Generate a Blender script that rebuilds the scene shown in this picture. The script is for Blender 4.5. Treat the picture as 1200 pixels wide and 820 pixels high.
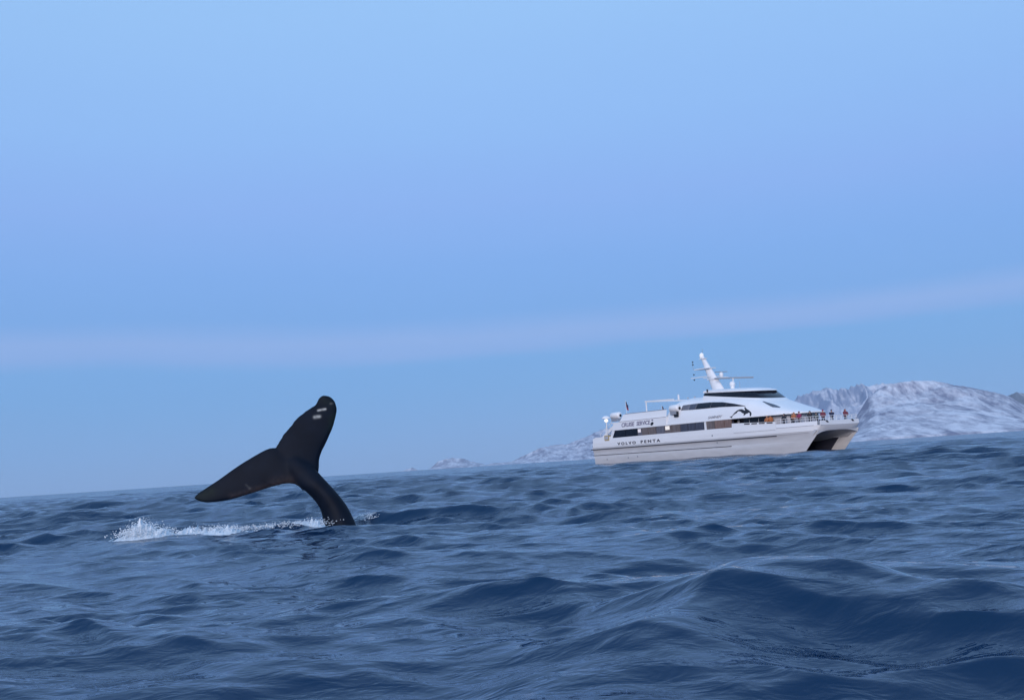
import bpy, bmesh, math, random
import numpy as np
from mathutils import Vector, Matrix

random.seed(4); np.random.seed(4)
scene = bpy.context.scene
for o in list(bpy.data.objects):
    bpy.data.objects.remove(o)
COL = scene.collection

# ------------------------------------------------------------------ camera
FPX, CAM_H = 1300.0, 0.95                      # focal length in photo pixels (1200 wide), eye height over the sea
ROLL, PITCH = math.atan(0.0658), math.atan(133.2 / 1300.0)
FW = Vector((0, math.cos(PITCH), math.sin(PITCH)))
U0 = Vector((0, -math.sin(PITCH), math.cos(PITCH)))
R0 = Vector((1, 0, 0))
RT = R0 * math.cos(ROLL) - U0 * math.sin(ROLL)
UP = U0 * math.cos(ROLL) + R0 * math.sin(ROLL)
EYE = Vector((0, 0, CAM_H))
cam = bpy.data.cameras.new('camera')
cam.sensor_width = 36.0
cam.lens = 36.0 * FPX / 1200.0
cam.clip_start, cam.clip_end = 0.05, 120000.0
cam_ob = bpy.data.objects.new('camera', cam)
COL.objects.link(cam_ob)
M3 = Matrix((RT, UP, -FW)).transposed()
cam_ob.matrix_world = Matrix.Translation(EYE) @ M3.to_4x4()
scene.camera = cam_ob

def ray(px, py):
    return FW + RT * ((px - 600) / FPX) + UP * ((410 - py) / FPX)
def at_depth(px, py, d):
    return EYE + ray(px, py) * d
def on_sea(px, py, z=0.0):
    d = ray(px, py)
    return EYE + d * ((z - CAM_H) / d.z)

# ------------------------------------------------------------------ world: nishita air behind a thin even veil of high cloud
SUN_EL, SUN_AZ = math.radians(14), math.radians(197)     # azimuth clockwise from +Y: low, behind the viewer
world = bpy.data.worlds.new('World'); scene.world = world; world.use_nodes = True
nt = world.node_tree; N = nt.nodes; L = nt.links
bg = N['Background']; bg.inputs[1].default_value = 0.11
sky = N.new('ShaderNodeTexSky'); sky.sky_type = 'NISHITA'; sky.sun_disc = False
sky.sun_elevation = SUN_EL; sky.sun_rotation = SUN_AZ; sky.ozone_density = 5.0; sky.dust_density = 0.3
tc = N.new('ShaderNodeTexCoord')
sep = N.new('ShaderNodeSeparateXYZ'); L.new(tc.outputs['Generated'], sep.inputs[0])
def wmath(op, a, b=None, c=None):
    n = N.new('ShaderNodeMath'); n.operation = op
    for i, v in enumerate((a, b, c)):
        if v is None: continue
        if isinstance(v, (int, float)): n.inputs[i].default_value = v
        else: L.new(v, n.inputs[i])
    return n.outputs[0]
# streaky noise bends the cloud layers
mp = N.new('ShaderNodeMapping'); mp.inputs['Scale'].default_value = (1.3, 1.3, 9.0); L.new(tc.outputs['Generated'], mp.inputs[0])
nz = N.new('ShaderNodeTexNoise'); nz.inputs['Scale'].default_value = 1.6; nz.inputs['Detail'].default_value = 4; nz.inputs['Roughness'].default_value = 0.5
L.new(mp.outputs[0], nz.inputs[0])
wob = wmath('MULTIPLY_ADD', nz.outputs[0], 0.036, -0.018)
elev = wmath('ADD', sep.outputs[2], wob)
ramp = N.new('ShaderNodeValToRGB'); L.new(wmath('MULTIPLY', elev, 2.0), ramp.inputs[0])
def srgb(r, g, b):
    f = lambda c: (c / 255 / 12.92) if c / 255 <= 0.04045 else ((c / 255 + 0.055) / 1.055) ** 2.4
    return (f(r), f(g), f(b), 1)
stops = [(0.0, (128, 168, 224)), (0.06, (124, 170, 230)), (0.15, (118, 172, 234)), (0.195, (120, 173, 235)), (0.215, (140, 177, 237)), (0.235, (146, 180, 238)),
         (0.275, (126, 174, 238)), (0.36, (132, 178, 243)), (0.46, (144, 184, 248)), (0.60, (150, 194, 252)), (0.78, (158, 203, 255)), (1.0, (160, 204, 255))]
cr = ramp.color_ramp
while len(cr.elements) < len(stops): cr.elements.new(0.5)
for e, (p, c) in zip(cr.elements, stops):
    e.position = p; e.color = srgb(*c)
veil = N.new('ShaderNodeVectorMath'); veil.operation = 'SCALE'; L.new(ramp.outputs[0], veil.inputs[0]); veil.inputs['Scale'].default_value = 1.0 / 0.11
# soft broad patches of denser veil
nz2 = N.new('ShaderNodeTexNoise'); nz2.inputs['Scale'].default_value = 1.1; nz2.inputs['Detail'].default_value = 3
mp2 = N.new('ShaderNodeMapping'); mp2.inputs['Scale'].default_value = (1, 1, 4.0); mp2.inputs['Location'].default_value = (3, 1, 0); L.new(tc.outputs['Generated'], mp2.inputs[0]); L.new(mp2.outputs[0], nz2.inputs[0])
fac = wmath('MULTIPLY_ADD', nz2.outputs[0], 0.12, 0.84)
mix = N.new('ShaderNodeMix'); mix.data_type = 'RGBA'; L.new(fac, mix.inputs[0]); L.new(sky.outputs[0], mix.inputs[6]); L.new(veil.outputs[0], mix.inputs[7])
L.new(mix.outputs[2], bg.inputs[0])

sun = bpy.data.lights.new('sun', 'SUN'); sun.energy = 2.0; sun.angle = math.radians(16); sun.color = (1.0, 0.89, 0.86)
sun_ob = bpy.data.objects.new('sun', sun); COL.objects.link(sun_ob)
sdir = Vector((math.sin(SUN_AZ) * math.cos(SUN_EL), math.cos(SUN_AZ) * math.cos(SUN_EL), math.sin(SUN_EL)))
sun_ob.rotation_euler = sdir.to_track_quat('Z', 'Y').to_euler()
sun_ob.location = sdir * 50

vs = scene.view_settings
vs.view_transform = 'Standard'; vs.look = 'None'; vs.gamma = 1; vs.exposure = 0.0; vs.use_curve_mapping = False
scene.cycles.max_bounces = 4

# ------------------------------------------------------------------ helpers
def tag(o, label=None, cat=None, group=None, kind=None):
    for k, v in (('label', label), ('category', cat), ('group', group), ('kind', kind)):
        if v: o[k] = v
    return o
def empty(name, loc=(0, 0, 0), rz=0.0):
    o = bpy.data.objects.new(name, None); COL.objects.link(o)
    o.location = loc; o.rotation_euler.z = rz; o.empty_display_size = 0.5
    return o
def link_mesh(name, me, mat=None, parent=None, smooth=False):
    if mat: me.materials.append(mat)
    if smooth: me.polygons.foreach_set('use_smooth', [True] * len(me.polygons))
    o = bpy.data.objects.new(name, me); COL.objects.link(o); o.parent = parent
    return o
class MB:
    def __init__(s): s.v = []; s.f = []
    def add(s, vs_, fs):
        b = len(s.v); s.v += [tuple(p) for p in vs_]; s.f += [tuple(i + b for i in q) for q in fs]; return s
    def box(s, x0, x1, y0, y1, z0, z1):
        v = [(x, y, z) for z in (z0, z1) for y in (y0, y1) for x in (x0, x1)]
        return s.add(v, [(0, 2, 3, 1), (4, 5, 7, 6), (0, 1, 5, 4), (2, 6, 7, 3), (0, 4, 6, 2), (1, 3, 7, 5)])
    def loft(s, rings, closed=True, caps=True):
        n = len(rings[0]); vs_ = [p for r in rings for p in r]; fs = []
        for i in range(len(rings) - 1):
            for j in range(n if closed else n - 1):
                k = (j + 1) % n
                fs.append((i * n + j, i * n + k, (i + 1) * n + k, (i + 1) * n + j))
        if caps and closed:
            fs.append(tuple(range(n))[::-1]); fs.append(tuple((len(rings) - 1) * n + j for j in range(n)))
        return s.add(vs_, fs)
    def tube(s, pts, rad, n=8):
        pts = [Vector(p) for p in pts]
        rads = rad if isinstance(rad, (list, tuple)) else [rad] * len(pts)
        rings = []
        for i, p in enumerate(pts):
            t = (pts[min(i + 1, len(pts) - 1)] - pts[max(i - 1, 0)]).normalized()
            a = t.cross(Vector((0, 0, 1)));
            if a.length < 0.05: a = t.cross(Vector((0, 1, 0)))
            a.normalize(); b = t.cross(a)
            rings.append([p + (a * math.cos(2 * math.pi * k / n) + b * math.sin(2 * math.pi * k / n)) * rads[i] for k in range(n)])
        return s.loft(rings)
    def dome(s, c, rx, rz, n=12, m=6, full=False):
        rings = []; lo = -math.pi / 2 if full else 0
        for i in range(m + 1):
            a = lo + (math.pi / 2 - lo) * i / m
            r = max(rx * math.cos(a), 1e-3)
            rings.append([(c[0] + r * math.cos(2 * math.pi * k / n), c[1] + r * math.sin(2 * math.pi * k / n), c[2] + rz * math.sin(a)) for k in range(n)])
        return s.loft(rings)
    def build(s, name, mat, parent=None, smooth=False):
        me = bpy.data.meshes.new(name); me.from_pydata(s.v, [], s.f)
        bm = bmesh.new(); bm.from_mesh(me); bmesh.ops.recalc_face_normals(bm, faces=bm.faces); bm.to_mesh(me); bm.free()
        o = link_mesh(name, me, mat, parent, smooth)
        if smooth:
            try: me.set_sharp_from_angle(angle=math.radians(38))
            except Exception: pass
        return o
def lin(c): return srgb(*c)
def mat_basic(name, col, rough=0.5, noise=0.06, scale=1.5, coat=0.0, spec=0.5, metallic=0.0, stretch=(1, 1, 1)):
    m = bpy.data.materials.new(name); m.use_nodes = True; nt = m.node_tree; n = nt.nodes; l = nt.links
    b = n['Principled BSDF']
    b.inputs['Roughness'].default_value = rough; b.inputs['Metallic'].default_value = metallic
    b.inputs['Specular IOR Level'].default_value = spec; b.inputs['Coat Weight'].default_value = coat
    t = n.new('ShaderNodeTexCoord'); mp = n.new('ShaderNodeMapping'); mp.inputs['Scale'].default_value = stretch
    l.new(t.outputs['Object'], mp.inputs[0])
    z = n.new('ShaderNodeTexNoise'); z.inputs['Scale'].default_value = scale; z.inputs['Detail'].default_value = 5
    l.new(mp.outputs[0], z.inputs[0])
    r = n.new('ShaderNodeValToRGB'); l.new(z.outputs[0], r.inputs[0])
    r.color_ramp.elements[0].position = 0.3; r.color_ramp.elements[1].position = 0.7
    r.color_ramp.elements[0].color = tuple(c * (1 - noise) for c in col[:3]) + (1,)
    r.color_ramp.elements[1].color = tuple(min(1, c * (1 + noise)) for c in col[:3]) + (1,)
    l.new(r.outputs[0], b.inputs['Base Color'])
    return m

# ------------------------------------------------------------------ noise for terrain
def vnoise(x, y, seed=0):
    xi = np.floor(x).astype(np.int64); yi = np.floor(y).astype(np.int64); xf = x - xi; yf = y - yi
    def hsh(a, b):
        h = (a * 374761393 + b * 668265263 + seed * 1442695041) & 0xffffffff
        h = ((h ^ (h >> 13)) * 1274126177) & 0xffffffff
        return ((h ^ (h >> 16)) & 0xffff) / 65535.0
    u = xf * xf * xf * (xf * (xf * 6 - 15) + 10); v = yf * yf * yf * (yf * (yf * 6 - 15) + 10)
    a = hsh(xi, yi); b = hsh(xi + 1, yi); c = hsh(xi, yi + 1); d = hsh(xi + 1, yi + 1)
    return a + (b - a) * u + (c - a) * v + (a - b - c + d) * u * v
def ridged(x, y, oct_=6, seed=0):
    s = np.zeros_like(x); a = 1.0; t = 0
    for i in range(oct_):
        s += a * (1 - np.abs(2 * vnoise(x, y, seed + i) - 1)) ** 1.6; t += a; a *= 0.52; x = x * 2.03 + 7.3; y = y * 2.03 + 3.1
    return s / t
def fbm(x, y, oct_=5, seed=0):
    s = np.zeros_like(x); a = 1.0; t = 0
    for i in range(oct_):
        s += a * vnoise(x, y, seed + i); t += a; a *= 0.5; x = x * 2.03 + 7.3; y = y * 2.03 + 3.1
    return s / t

# ------------------------------------------------------------------ sea
def wave_components():
    rng = np.random.RandomState(11)
    comps = []
    n = 170
    lams = np.exp(np.linspace(math.log(0.22), math.log(8.5), n)) * rng.uniform(0.93, 1.07, n)
    for lam in lams:
        spread = 0.40 if lam > 2.5 else 0.50
        th = math.radians(-106) + rng.normal(0, spread)
        steep = 0.031 if lam < 0.45 else 0.038 if lam < 1.1 else 0.021 if lam < 2.6 else 0.015 if lam < 5 else 0.011
        comps.append((lam, math.cos(th), math.sin(th), steep * lam / (2 * math.pi) * rng.uniform(0.6, 1.35), rng.uniform(0, 2 * math.pi)))
    return comps
# a steeper local crest rolling past close by
CREST_PX = [(470, 812, 0.0), (560, 770, .08), (640, 737, .13), (700, 718, .17), (760, 702, .20), (850, 688, .22), (950, 676, .20), (1010, 672, .20), (1100, 684, .17), (1200, 692, .16), (1330, 690, 0.0)]
CREST = np.array([tuple(on_sea(a, b, c))[:2] for a, b, c in CREST_PX])
CREST_A = np.array([c for a, b, c in CREST_PX])
CREST2 = np.array([(14.5, 31.0), (17.0, 32.5), (19.0, 33.0), (22.0, 34.0)])
CREST2_A = np.array([0.0, 0.45, 0.55, 0.3])
def crest_height(X, Y, line, amp, sf, sb):
    cf = np.polyfit(line[:, 0], line[:, 1], min(5, len(line) - 1)); lo, hi = line[0, 0], line[-1, 0]
    xx = np.clip(X, lo, hi)
    t = (X - lo) / (hi - lo)
    a = np.interp(X, line[:, 0], amp) * np.clip(t / 0.12, 0, 1) ** 0.5 * np.clip((1 - t) / 0.12, 0, 1) ** 0.5
    d = np.polyval(cf, xx) - Y                                  # positive on the near side of the crest
    front = d > 0; r = np.abs(d)
    h = np.where(front, 0.72 * np.exp(-(r / sf) ** 2) + 0.28 * np.exp(-r / (0.45 * sf)), 0.72 * np.exp(-(r / sb) ** 2) + 0.28 * np.exp(-r / (0.6 * sb)))
    return a * (h - np.where(front, 0.12 * np.exp(-((r - 2.4 * sf) / (1.2 * sf)) ** 2), 0))

WHALE = on_sea(398, 613)
def build_sea():
    rs = [0.3]
    while rs[-1] < 45000:
        r = rs[-1]
        k = 0.03 if r < 1.2 else 0.0058 if r < 30 else 0.0070 if r < 110 else 0.011 if r < 220 else 0.035
        rs.append(r * (1 + k))
    rs = np.array(rs)
    th_f = np.radians(np.linspace(-33, 33, 880)); th_c = np.radians(np.linspace(33, 327, 148))[1:-1]
    th = np.concatenate([th_f, th_c]); nt_ = len(th); nr = len(rs)
    dth = np.concatenate([np.full(len(th_f), th_f[1] - th_f[0]), np.full(len(th_c), th_c[1] - th_c[0])])
    RR, TT = np.meshgrid(rs, th, indexing='ij')
    X0 = RR * np.sin(TT); Y0 = RR * np.cos(TT)
    step = np.maximum(np.gradient(rs)[:, None] * 0.8, RR * dth[None, :])
    X = X0.copy(); Y = Y0.copy(); Z = np.zeros_like(X0)
    lost = np.zeros_like(X0)
    # groups of higher and lower sea
    grp = (0.65 + 0.7 * fbm(X0 / 9.0, Y0 / 14.0, 3, 5)) * (0.85 + 1.35 * np.clip((RR - 14) / 40, 0, 1))
    patchy = np.clip(1.7 * fbm(X0 / 1.7 + 5, Y0 / 2.6, 3, 9) - 0.02, 0.45, 1.4) * (1 + 0.5 * np.clip((RR - 14) / 40, 0, 1))
    cx, cy = WHALE.x - 0.9, WHALE.y - 0.3
    calm = 0.3 * np.exp(-(((X0 - cx) / 1.6) ** 2 + ((Y0 - cy) / 2.6) ** 2))
    for lam, dx, dy, a, ph in wave_components():
        fade = np.clip((lam / step - 2.0) / 2.0, 0, 1)
        k = 2 * math.pi / lam
        lost += (1 - fade) * (a * k) ** 2 * 0.5
        rmax = int(np.max(np.nonzero(fade.max(axis=1) > 0)[0])) + 1 if fade.max() > 0 else 0
        if not rmax: continue
        s = slice(0, rmax)
        p = k * (X0[s] * dx + Y0[s] * dy) + ph
        am = a * fade[s] * (grp[s] if lam > 1.1 else patchy[s])
        if lam < 2.0: am = am * (1 - 0.65 * calm[s])
        c = np.cos(p); si = np.sin(p)
        Z[s] += am * c
        q_ = 1.25 if lam < 1.1 else 1.0 if lam < 2.5 else 0.8
        X[s] -= q_ * am * si * dx; Y[s] -= q_ * am * si * dy
    m = slice(0, int(np.searchsorted(rs, 14)))
    Z[m] += crest_height(X0[m] + 0.12 * np.sin(2.1 * Y0[m]), Y0[m] + 0.15 * np.sin(2.6 * X0[m] + 1), CREST, CREST_A, 1.0, 0.7)
    m = slice(int(np.searchsorted(rs, 20)), int(np.searchsorted(rs, 55)))
    Z[m] += crest_height(X0[m], Y0[m] + 0.4 * np.sin(1.1 * X0[m]), CREST2, CREST2_A, 0.8, 1.4)
    Z -= 0.02
    # foam left by the tail
    def blob(px, py, rx, ry, w=1.0):
        c = on_sea(px, py); return w * np.exp(-(((X0 - c.x) / rx) ** 2 + ((Y0 - c.y) / ry) ** 2))
    foam = np.zeros_like(X0)
    for a in [(166, 622, 0.36, 1.6, 1.4), (205, 621, 0.5, 1.3, 0.7), (240, 619, 0.7, 2.2, 0.85), (290, 615, 0.8, 2.4, 0.72), (335, 612, 0.7, 2.2, 0.8),
              (368, 609, 0.45, 1.8, 1.0), (398, 611, 0.5, 0.7, 0.6), (430, 606, 0.30, 1.4, 1.1), (330, 600, 1.3, 2.6, 0.6)]:
        foam = np.maximum(foam, blob(*a))
    co = np.stack([X, Y, Z], -1).reshape(-1, 3).astype(np.float32)
    me = bpy.data.meshes.new('sea')
    i = np.arange(nr - 1)[:, None]; j = np.arange(nt_)[None, :]; j2 = (j + 1) % nt_
    q = np.stack([i * nt_ + j, (i + 1) * nt_ + j + 0 * i, (i + 1) * nt_ + j2, i * nt_ + j2], -1).reshape(-1, 4)
    q = q[:, ::-1]
    nv = len(co); nf = len(q)
    me.vertices.add(nv); me.vertices.foreach_set('co', co.ravel())
    # close the small hole under the viewer with one fan polygon
    inner = np.arange(nt_)
    me.loops.add(nf * 4 + nt_); me.polygons.add(nf + 1)
    me.loops.foreach_set('vertex_index', np.concatenate([q.ravel(), inner[::-1]]).astype(np.int32))
    me.polygons.foreach_set('loop_start', np.concatenate([np.arange(nf) * 4, [nf * 4]]).astype(np.int32))
    me.polygons.foreach_set('use_smooth', np.ones(nf + 1, dtype=bool))
    for nm, arr in (('foam', foam), ('lost', np.sqrt(lost)), ('calm', calm)):
        at = me.attributes.new(nm, 'FLOAT', 'POINT'); at.data.foreach_set('value', arr.reshape(-1).astype(np.float32))
    me.update(calc_edges=True)
    return me

def sea_material():
    m = bpy.data.materials.new('sea_water'); m.use_nodes = True; nt = m.node_tree; n = nt.nodes; l = nt.links
    b = n['Principled BSDF']
    b.inputs['IOR'].default_value = 1.333
    geo = n.new('ShaderNodeNewGeometry')
    def attr(nm):
        a = n.new('ShaderNodeAttribute'); a.attribute_name = nm; return a.outputs['Fac']
    def mth(op, a, bb=None, c=None, clamp=False):
        x = n.new('ShaderNodeMath'); x.operation = op; x.use_clamp = clamp
        for i, v in enumerate((a, bb, c)):
            if v is None: continue
            if isinstance(v, (int, float)): x.inputs[i].default_value = v
            else: l.new(v, x.inputs[i])
        return x.outputs[0]
    def vm(op, a, bb=None, sc=None):
        x = n.new('ShaderNodeVectorMath'); x.operation = op
        if isinstance(a, tuple): x.inputs[0].default_value = a
        else: l.new(a, x.inputs[0])
        if bb is not None:
            if isinstance(bb, tuple): x.inputs[1].default_value = bb
            else: l.new(bb, x.inputs[1])
        if sc is not None:
            if isinstance(sc, (int, float)): x.inputs['Scale'].default_value = sc
            else: l.new(sc, x.inputs['Scale'])
        return x.outputs[0]
    def slope_noise(scale, detail, rough=0.6, dist=0.0):
        mp = n.new('ShaderNodeMapping'); mp.inputs['Rotation'].default_value = (0, 0, math.radians(-22)); mp.inputs['Scale'].default_value = (scale * 0.6, scale, scale)
        l.new(geo.outputs['Position'], mp.inputs[0])
        t = n.new('ShaderNodeTexNoise'); t.inputs['Scale'].default_value = 1; t.inputs['Detail'].default_value = detail; t.inputs['Roughness'].default_value = rough; t.inputs['Distortion'].default_value = dist
        l.new(mp.outputs[0], t.inputs[0])
        s = vm('SUBTRACT', t.outputs['Color'], (0.5, 0.5, 0.5))
        return vm('MULTIPLY', s, (1.0, 1.0, 0.0))
    mid = slope_noise(1.3, 4, 0.6)
    far = slope_noise(0.16, 4, 0.6)
    calm = mth('SUBTRACT', 1.0, mth('MULTIPLY', attr('calm'), 0.6))
    patch = n.new('ShaderNodeTexNoise'); patch.inputs['Scale'].default_value = 0.35; patch.inputs['Detail'].default_value = 2; l.new(geo.outputs['Position'], patch.inputs[0])
    gust = mth('MULTIPLY', mth('MULTIPLY_ADD', patch.outputs[0], 1.5, -0.02, clamp=True), calm)
    lost = attr('lost')
    def ripple(scale, el, rot, kind, detail, dist):
        mp = n.new('ShaderNodeMapping'); mp.inputs['Rotation'].default_value = (0, 0, math.radians(rot)); mp.inputs['Scale'].default_value = (scale * el, scale, scale * 0.3)
        l.new(geo.outputs['Position'], mp.inputs[0])
        t = n.new('ShaderNodeTexNoise'); t.noise_type = kind; t.inputs['Scale'].default_value = 1; t.inputs['Detail'].default_value = detail; t.inputs['Roughness'].default_value = 0.55; t.inputs['Distortion'].default_value = dist
        l.new(mp.outputs[0], t.inputs[0]); return t.outputs[0]
    def bump(h, dist, strength, prev=None):
        bn = n.new('ShaderNodeBump'); bn.inputs['Distance'].default_value = dist; l.new(h, bn.inputs['Height'])
        if isinstance(strength, float): bn.inputs['Strength'].default_value = strength
        else: l.new(strength, bn.inputs['Strength'])
        if prev: l.new(prev, bn.inputs['Normal'])
        return bn.outputs[0]
    b1 = bump(ripple(2.0, 0.7, -18, 'FBM', 2, 0.3), 0.085, gust)
    b2 = bump(ripple(7.0, 0.55, -20, 'FBM', 3, 0.4), 0.030, gust, b1)
    b3 = bump(ripple(26.0, 0.6, -8, 'FBM', 2, 0.5), 0.002, gust, b2)
    tot = vm('ADD', vm('SCALE', mid, sc=mth('MULTIPLY', lost, 3.5)), vm('SCALE', far, sc=mth('MULTIPLY', lost, 7.0)))
    nn = vm('NORMALIZE', vm('ADD', b3, tot))
    l.new(nn, b.inputs['Normal'])
    # foam
    fz = n.new('ShaderNodeTexNoise'); fz.inputs['Scale'].default_value = 3.2; fz.inputs['Detail'].default_value = 7; fz.inputs['Roughness'].default_value = 0.72; fz.inputs['Distortion'].default_value = 0.6
    mpf = n.new('ShaderNodeMapping'); mpf.inputs['Scale'].default_value = (1, 0.45, 1); l.new(geo.outputs['Position'], mpf.inputs[0]); l.new(mpf.outputs[0], fz.inputs[0])
    fm = mth('MULTIPLY_ADD', attr('foam'), 0.62, fz.outputs[0])
    fm = mth('MULTIPLY_ADD', fm, 3.6, -2.62, clamp=True)
    base = n.new('ShaderNodeMix'); base.data_type = 'RGBA'; l.new(fm, base.inputs[0])
    base.inputs[6].default_value = (0.0018, 0.023, 0.066, 1); base.inputs[7].default_value = (0.62, 0.68, 0.74, 1)
    l.new(base.outputs[2], b.inputs['Base Color'])
    rg = mth('MULTIPLY_ADD', fm, 0.6, 0.03); paw = n.new('ShaderNodeTexNoise'); paw.inputs['Scale'].default_value = 1; paw.inputs['Detail'].default_value = 5; paw.inputs['Roughness'].default_value = 0.65
    mpp = n.new('ShaderNodeMapping'); mpp.inputs['Scale'].default_value = (0.16, 0.035, 1); l.new(geo.outputs['Position'], mpp.inputs[0]); l.new(mpp.outputs[0], paw.inputs[0])
    pw = mth('MULTIPLY_ADD', paw.outputs[0], 3.6, -1.35, clamp=True)          # cat's paws: rougher and smoother patches of wind
    rg = mth('ADD', mth('MULTIPLY', mth('POWER', mth('MULTIPLY', lost, 1.1), 0.5), mth('MULTIPLY_ADD', pw, 0.34, 0.08)), rg, clamp=True)
    l.new(rg, b.inputs['Roughness'])
    return m
sea = link_mesh('sea', build_sea(), sea_material())
tag(sea, 'dark blue choppy open sea', 'sea', kind='structure')

# ------------------------------------------------------------------ land
def snow_material(name, rock_amt, snow=(0.66, 0.66, 0.72), rock=(0.15, 0.16, 0.20), scale=0.004):
    m = bpy.data.materials.new(name); m.use_nodes = True; nt = m.node_tree; n = nt.nodes; l = nt.links
    b = n['Principled BSDF']; b.inputs['Roughness'].default_value = 0.9; b.inputs['Specular IOR Level'].default_value = 0.1
    t = n.new('ShaderNodeNewGeometry')
    def noise(sc, st, det=8, rough=0.65, dist=0.0, rot=0):
        mp = n.new('ShaderNodeMapping'); mp.inputs['Scale'].default_value = st; mp.inputs['Rotation'].default_value = (0, rot, 0); l.new(t.outputs['Position'], mp.inputs[0])
        z = n.new('ShaderNodeTexNoise'); z.inputs['Scale'].default_value = sc; z.inputs['Detail'].default_value = det; z.inputs['Roughness'].default_value = rough; z.inputs['Distortion'].default_value = dist
        l.new(mp.outputs[0], z.inputs[0]); return z.outputs[0]
    a = noise(scale, (1, 0.5, 1), 9, 0.72, 0.4)
    st = noise(scale * 2.2, (1.6, 0.4, 0.55), 6, 0.6, 0.8, math.radians(38))
    sx = n.new('ShaderNodeSeparateXYZ'); l.new(t.outputs['Normal'], sx.inputs[0])
    def mth(op, *v):
        x = n.new('ShaderNodeMath'); x.operation = op
        for i, q in enumerate(v):
            if isinstance(q, (int, float)): x.inputs[i].default_value = q
            else: l.new(q, x.inputs[i])
        return x.outputs[0]
    steep = mth('SUBTRACT', 1.0, sx.outputs[2])
    v = mth('ADD', mth('MULTIPLY', a, 0.9), mth('ADD', mth('MULTIPLY', st, 0.7), mth('MULTIPLY', steep, 0.55)))
    v = mth('ADD', v, rock_amt - 1.0)
    r = n.new('ShaderNodeValToRGB'); l.new(v, r.inputs[0])
    r.color_ramp.elements[0].position = 0.34; r.color_ramp.elements[1].position = 0.62
    r.color_ramp.elements[0].color = snow + (1,); r.color_ramp.elements[1].color = rock + (1,)
    l.new(r.outputs[0], b.inputs['Base Color'])
    return m
def horizon_y(px): return 583 - 0.0658 * px
def land(name, sil, d0, d1, crest, mat, label, nx=320, ny=110, gully=0.35, seed=1, nscale=900.0, rough_sil=1.0):
    """a height field whose skyline, seen from the boat, has the heights of the photographed one"""
    px = np.linspace(sil[0][0], sil[-1][0], nx)
    py = np.interp(px, [s[0] for s in sil], [s[1] for s in sil])
    tan = np.maximum((horizon_y(px) - py) * math.cos(ROLL), 0.0) / FPX
    az = np.array([math.atan2(ray(x, horizon_y(x)).x, ray(x, horizon_y(x)).y) for x in px])
    s = np.linspace(0, 1, ny)
    D = d0 + (d1 - d0) * s
    DD, AZ = np.meshgrid(D, az, indexing='ij')
    X = DD * np.sin(AZ); Y = DD * np.cos(AZ)
    SS = (DD - d0) / (d1 - d0)
    up = np.clip(SS / crest, 0, 1); g = np.where(SS < crest, 0.12 * up ** 0.35 + 0.88 * up ** 1.15, np.cos((SS - crest) / (1 - crest) * math.pi / 2) ** 1.2)
    g = np.where(SS <= 0, 0, g)
    R = ridged(X / nscale + seed * 3, Y / (nscale * 1.6), 7, seed)
    F = fbm(X / (nscale * 0.3), Y / (nscale * 0.5), 5, seed + 20)
    shape = g * (1 - gully + gully * 1.5 * R) * (0.85 + 0.3 * F)
    ang = (shape / DD).max(axis=0)
    kk = np.ones(9) / 9
    smooth = np.convolve(np.pad(ang, 4, mode='edge'), kk, mode='valid')
    sc = tan / (smooth * (1 - rough_sil * 0.0) + 1e-12)
    Z = shape * sc[None, :] + CAM_H * 0
    Z = Z - 0.6
    Z[0, :] = -4; Z[-1, :] = -4
    v = np.stack([X, Y, Z], -1).reshape(-1, 3)
    q = [(i * nx + j, i * nx + j + 1, (i + 1) * nx + j + 1, (i + 1) * nx + j) for i in range(ny - 1) for j in range(nx - 1)]
    me = bpy.data.meshes.new(name); me.from_pydata(v.tolist(), [], q)
    o = link_mesh(name, me, mat, None, True)
    return tag(o, label, 'mountain', kind='structure')
SNOW = snow_material('snow_and_rock', 0.63, snow=(0.70, 0.69, 0.74), rock=(0.20, 0.21, 0.29), scale=0.006)
SNOW_C = snow_material('cliff_snow', 0.58, rock=(0.24, 0.29, 0.40))
SNOW_L = snow_material('low_hill_snow', 0.66, rock=(0.24, 0.25, 0.33), scale=0.010)
ROCK_F = snow_material('distant_rock', 0.72, rock=(0.14, 0.17, 0.22))
land('snow_mountain', [(985, 513), (998, 500), (1010, 484), (1022, 468), (1035, 458), (1050, 453), (1062, 451), (1075, 449.6), (1100, 449.8), (1113, 452), (1125, 455), (1138, 456.5), (1150, 459), (1175, 464), (1187, 467.5), (1200, 475), (1225, 487), (1250, 496), (1275, 499)],
     5200, 7600, 0.62, SNOW, 'broad snow covered mountain dome beyond the ship bow', nx=420, ny=150, gully=0.22, seed=3, nscale=700)
land('snow_ridge', [(690, 512), (720, 502), (760, 498), (800, 497), (850, 494), (890, 488), (915, 481), (930, 474.5), (940, 466), (950, 463), (962, 460), (969, 458.5), (975, 455.5), (981, 457.5), (985, 458), (992, 458), (1000, 457), (1010, 454), (1017, 452.5), (1024, 455), (1035, 452.5), (1050, 452.5), (1075, 455), (1110, 470), (1130, 490)],
     7300, 9800, 0.55, SNOW_C, 'jagged rocky snow ridge rising behind the ship', nx=460, ny=130, gully=0.55, seed=8, nscale=620)
land('far_peak', [(1150, 503), (1170, 480), (1183, 469), (1190, 465.5), (1197, 463), (1205, 464.5), (1215, 462), (1230, 470), (1255, 490)], 11500, 13500, 0.5, ROCK_F, 'dark far peak behind the snow dome', nx=90, ny=50, gully=0.5, seed=12, nscale=700)
land('coast_hill', [(594, 543), (600, 540.5), (608, 536.5), (620, 531), (634, 524.5), (645, 522), (652, 520.8), (666, 520), (673, 517.5), (680, 514.5), (694, 509.5), (706, 503.5), (725, 499), (760, 500), (800, 508), (850, 522)],
     6200, 8000, 0.6, SNOW_L, 'low snow patched coast sloping down behind the ship stern', nx=240, ny=80, gully=0.35, seed=17, nscale=500)
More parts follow.
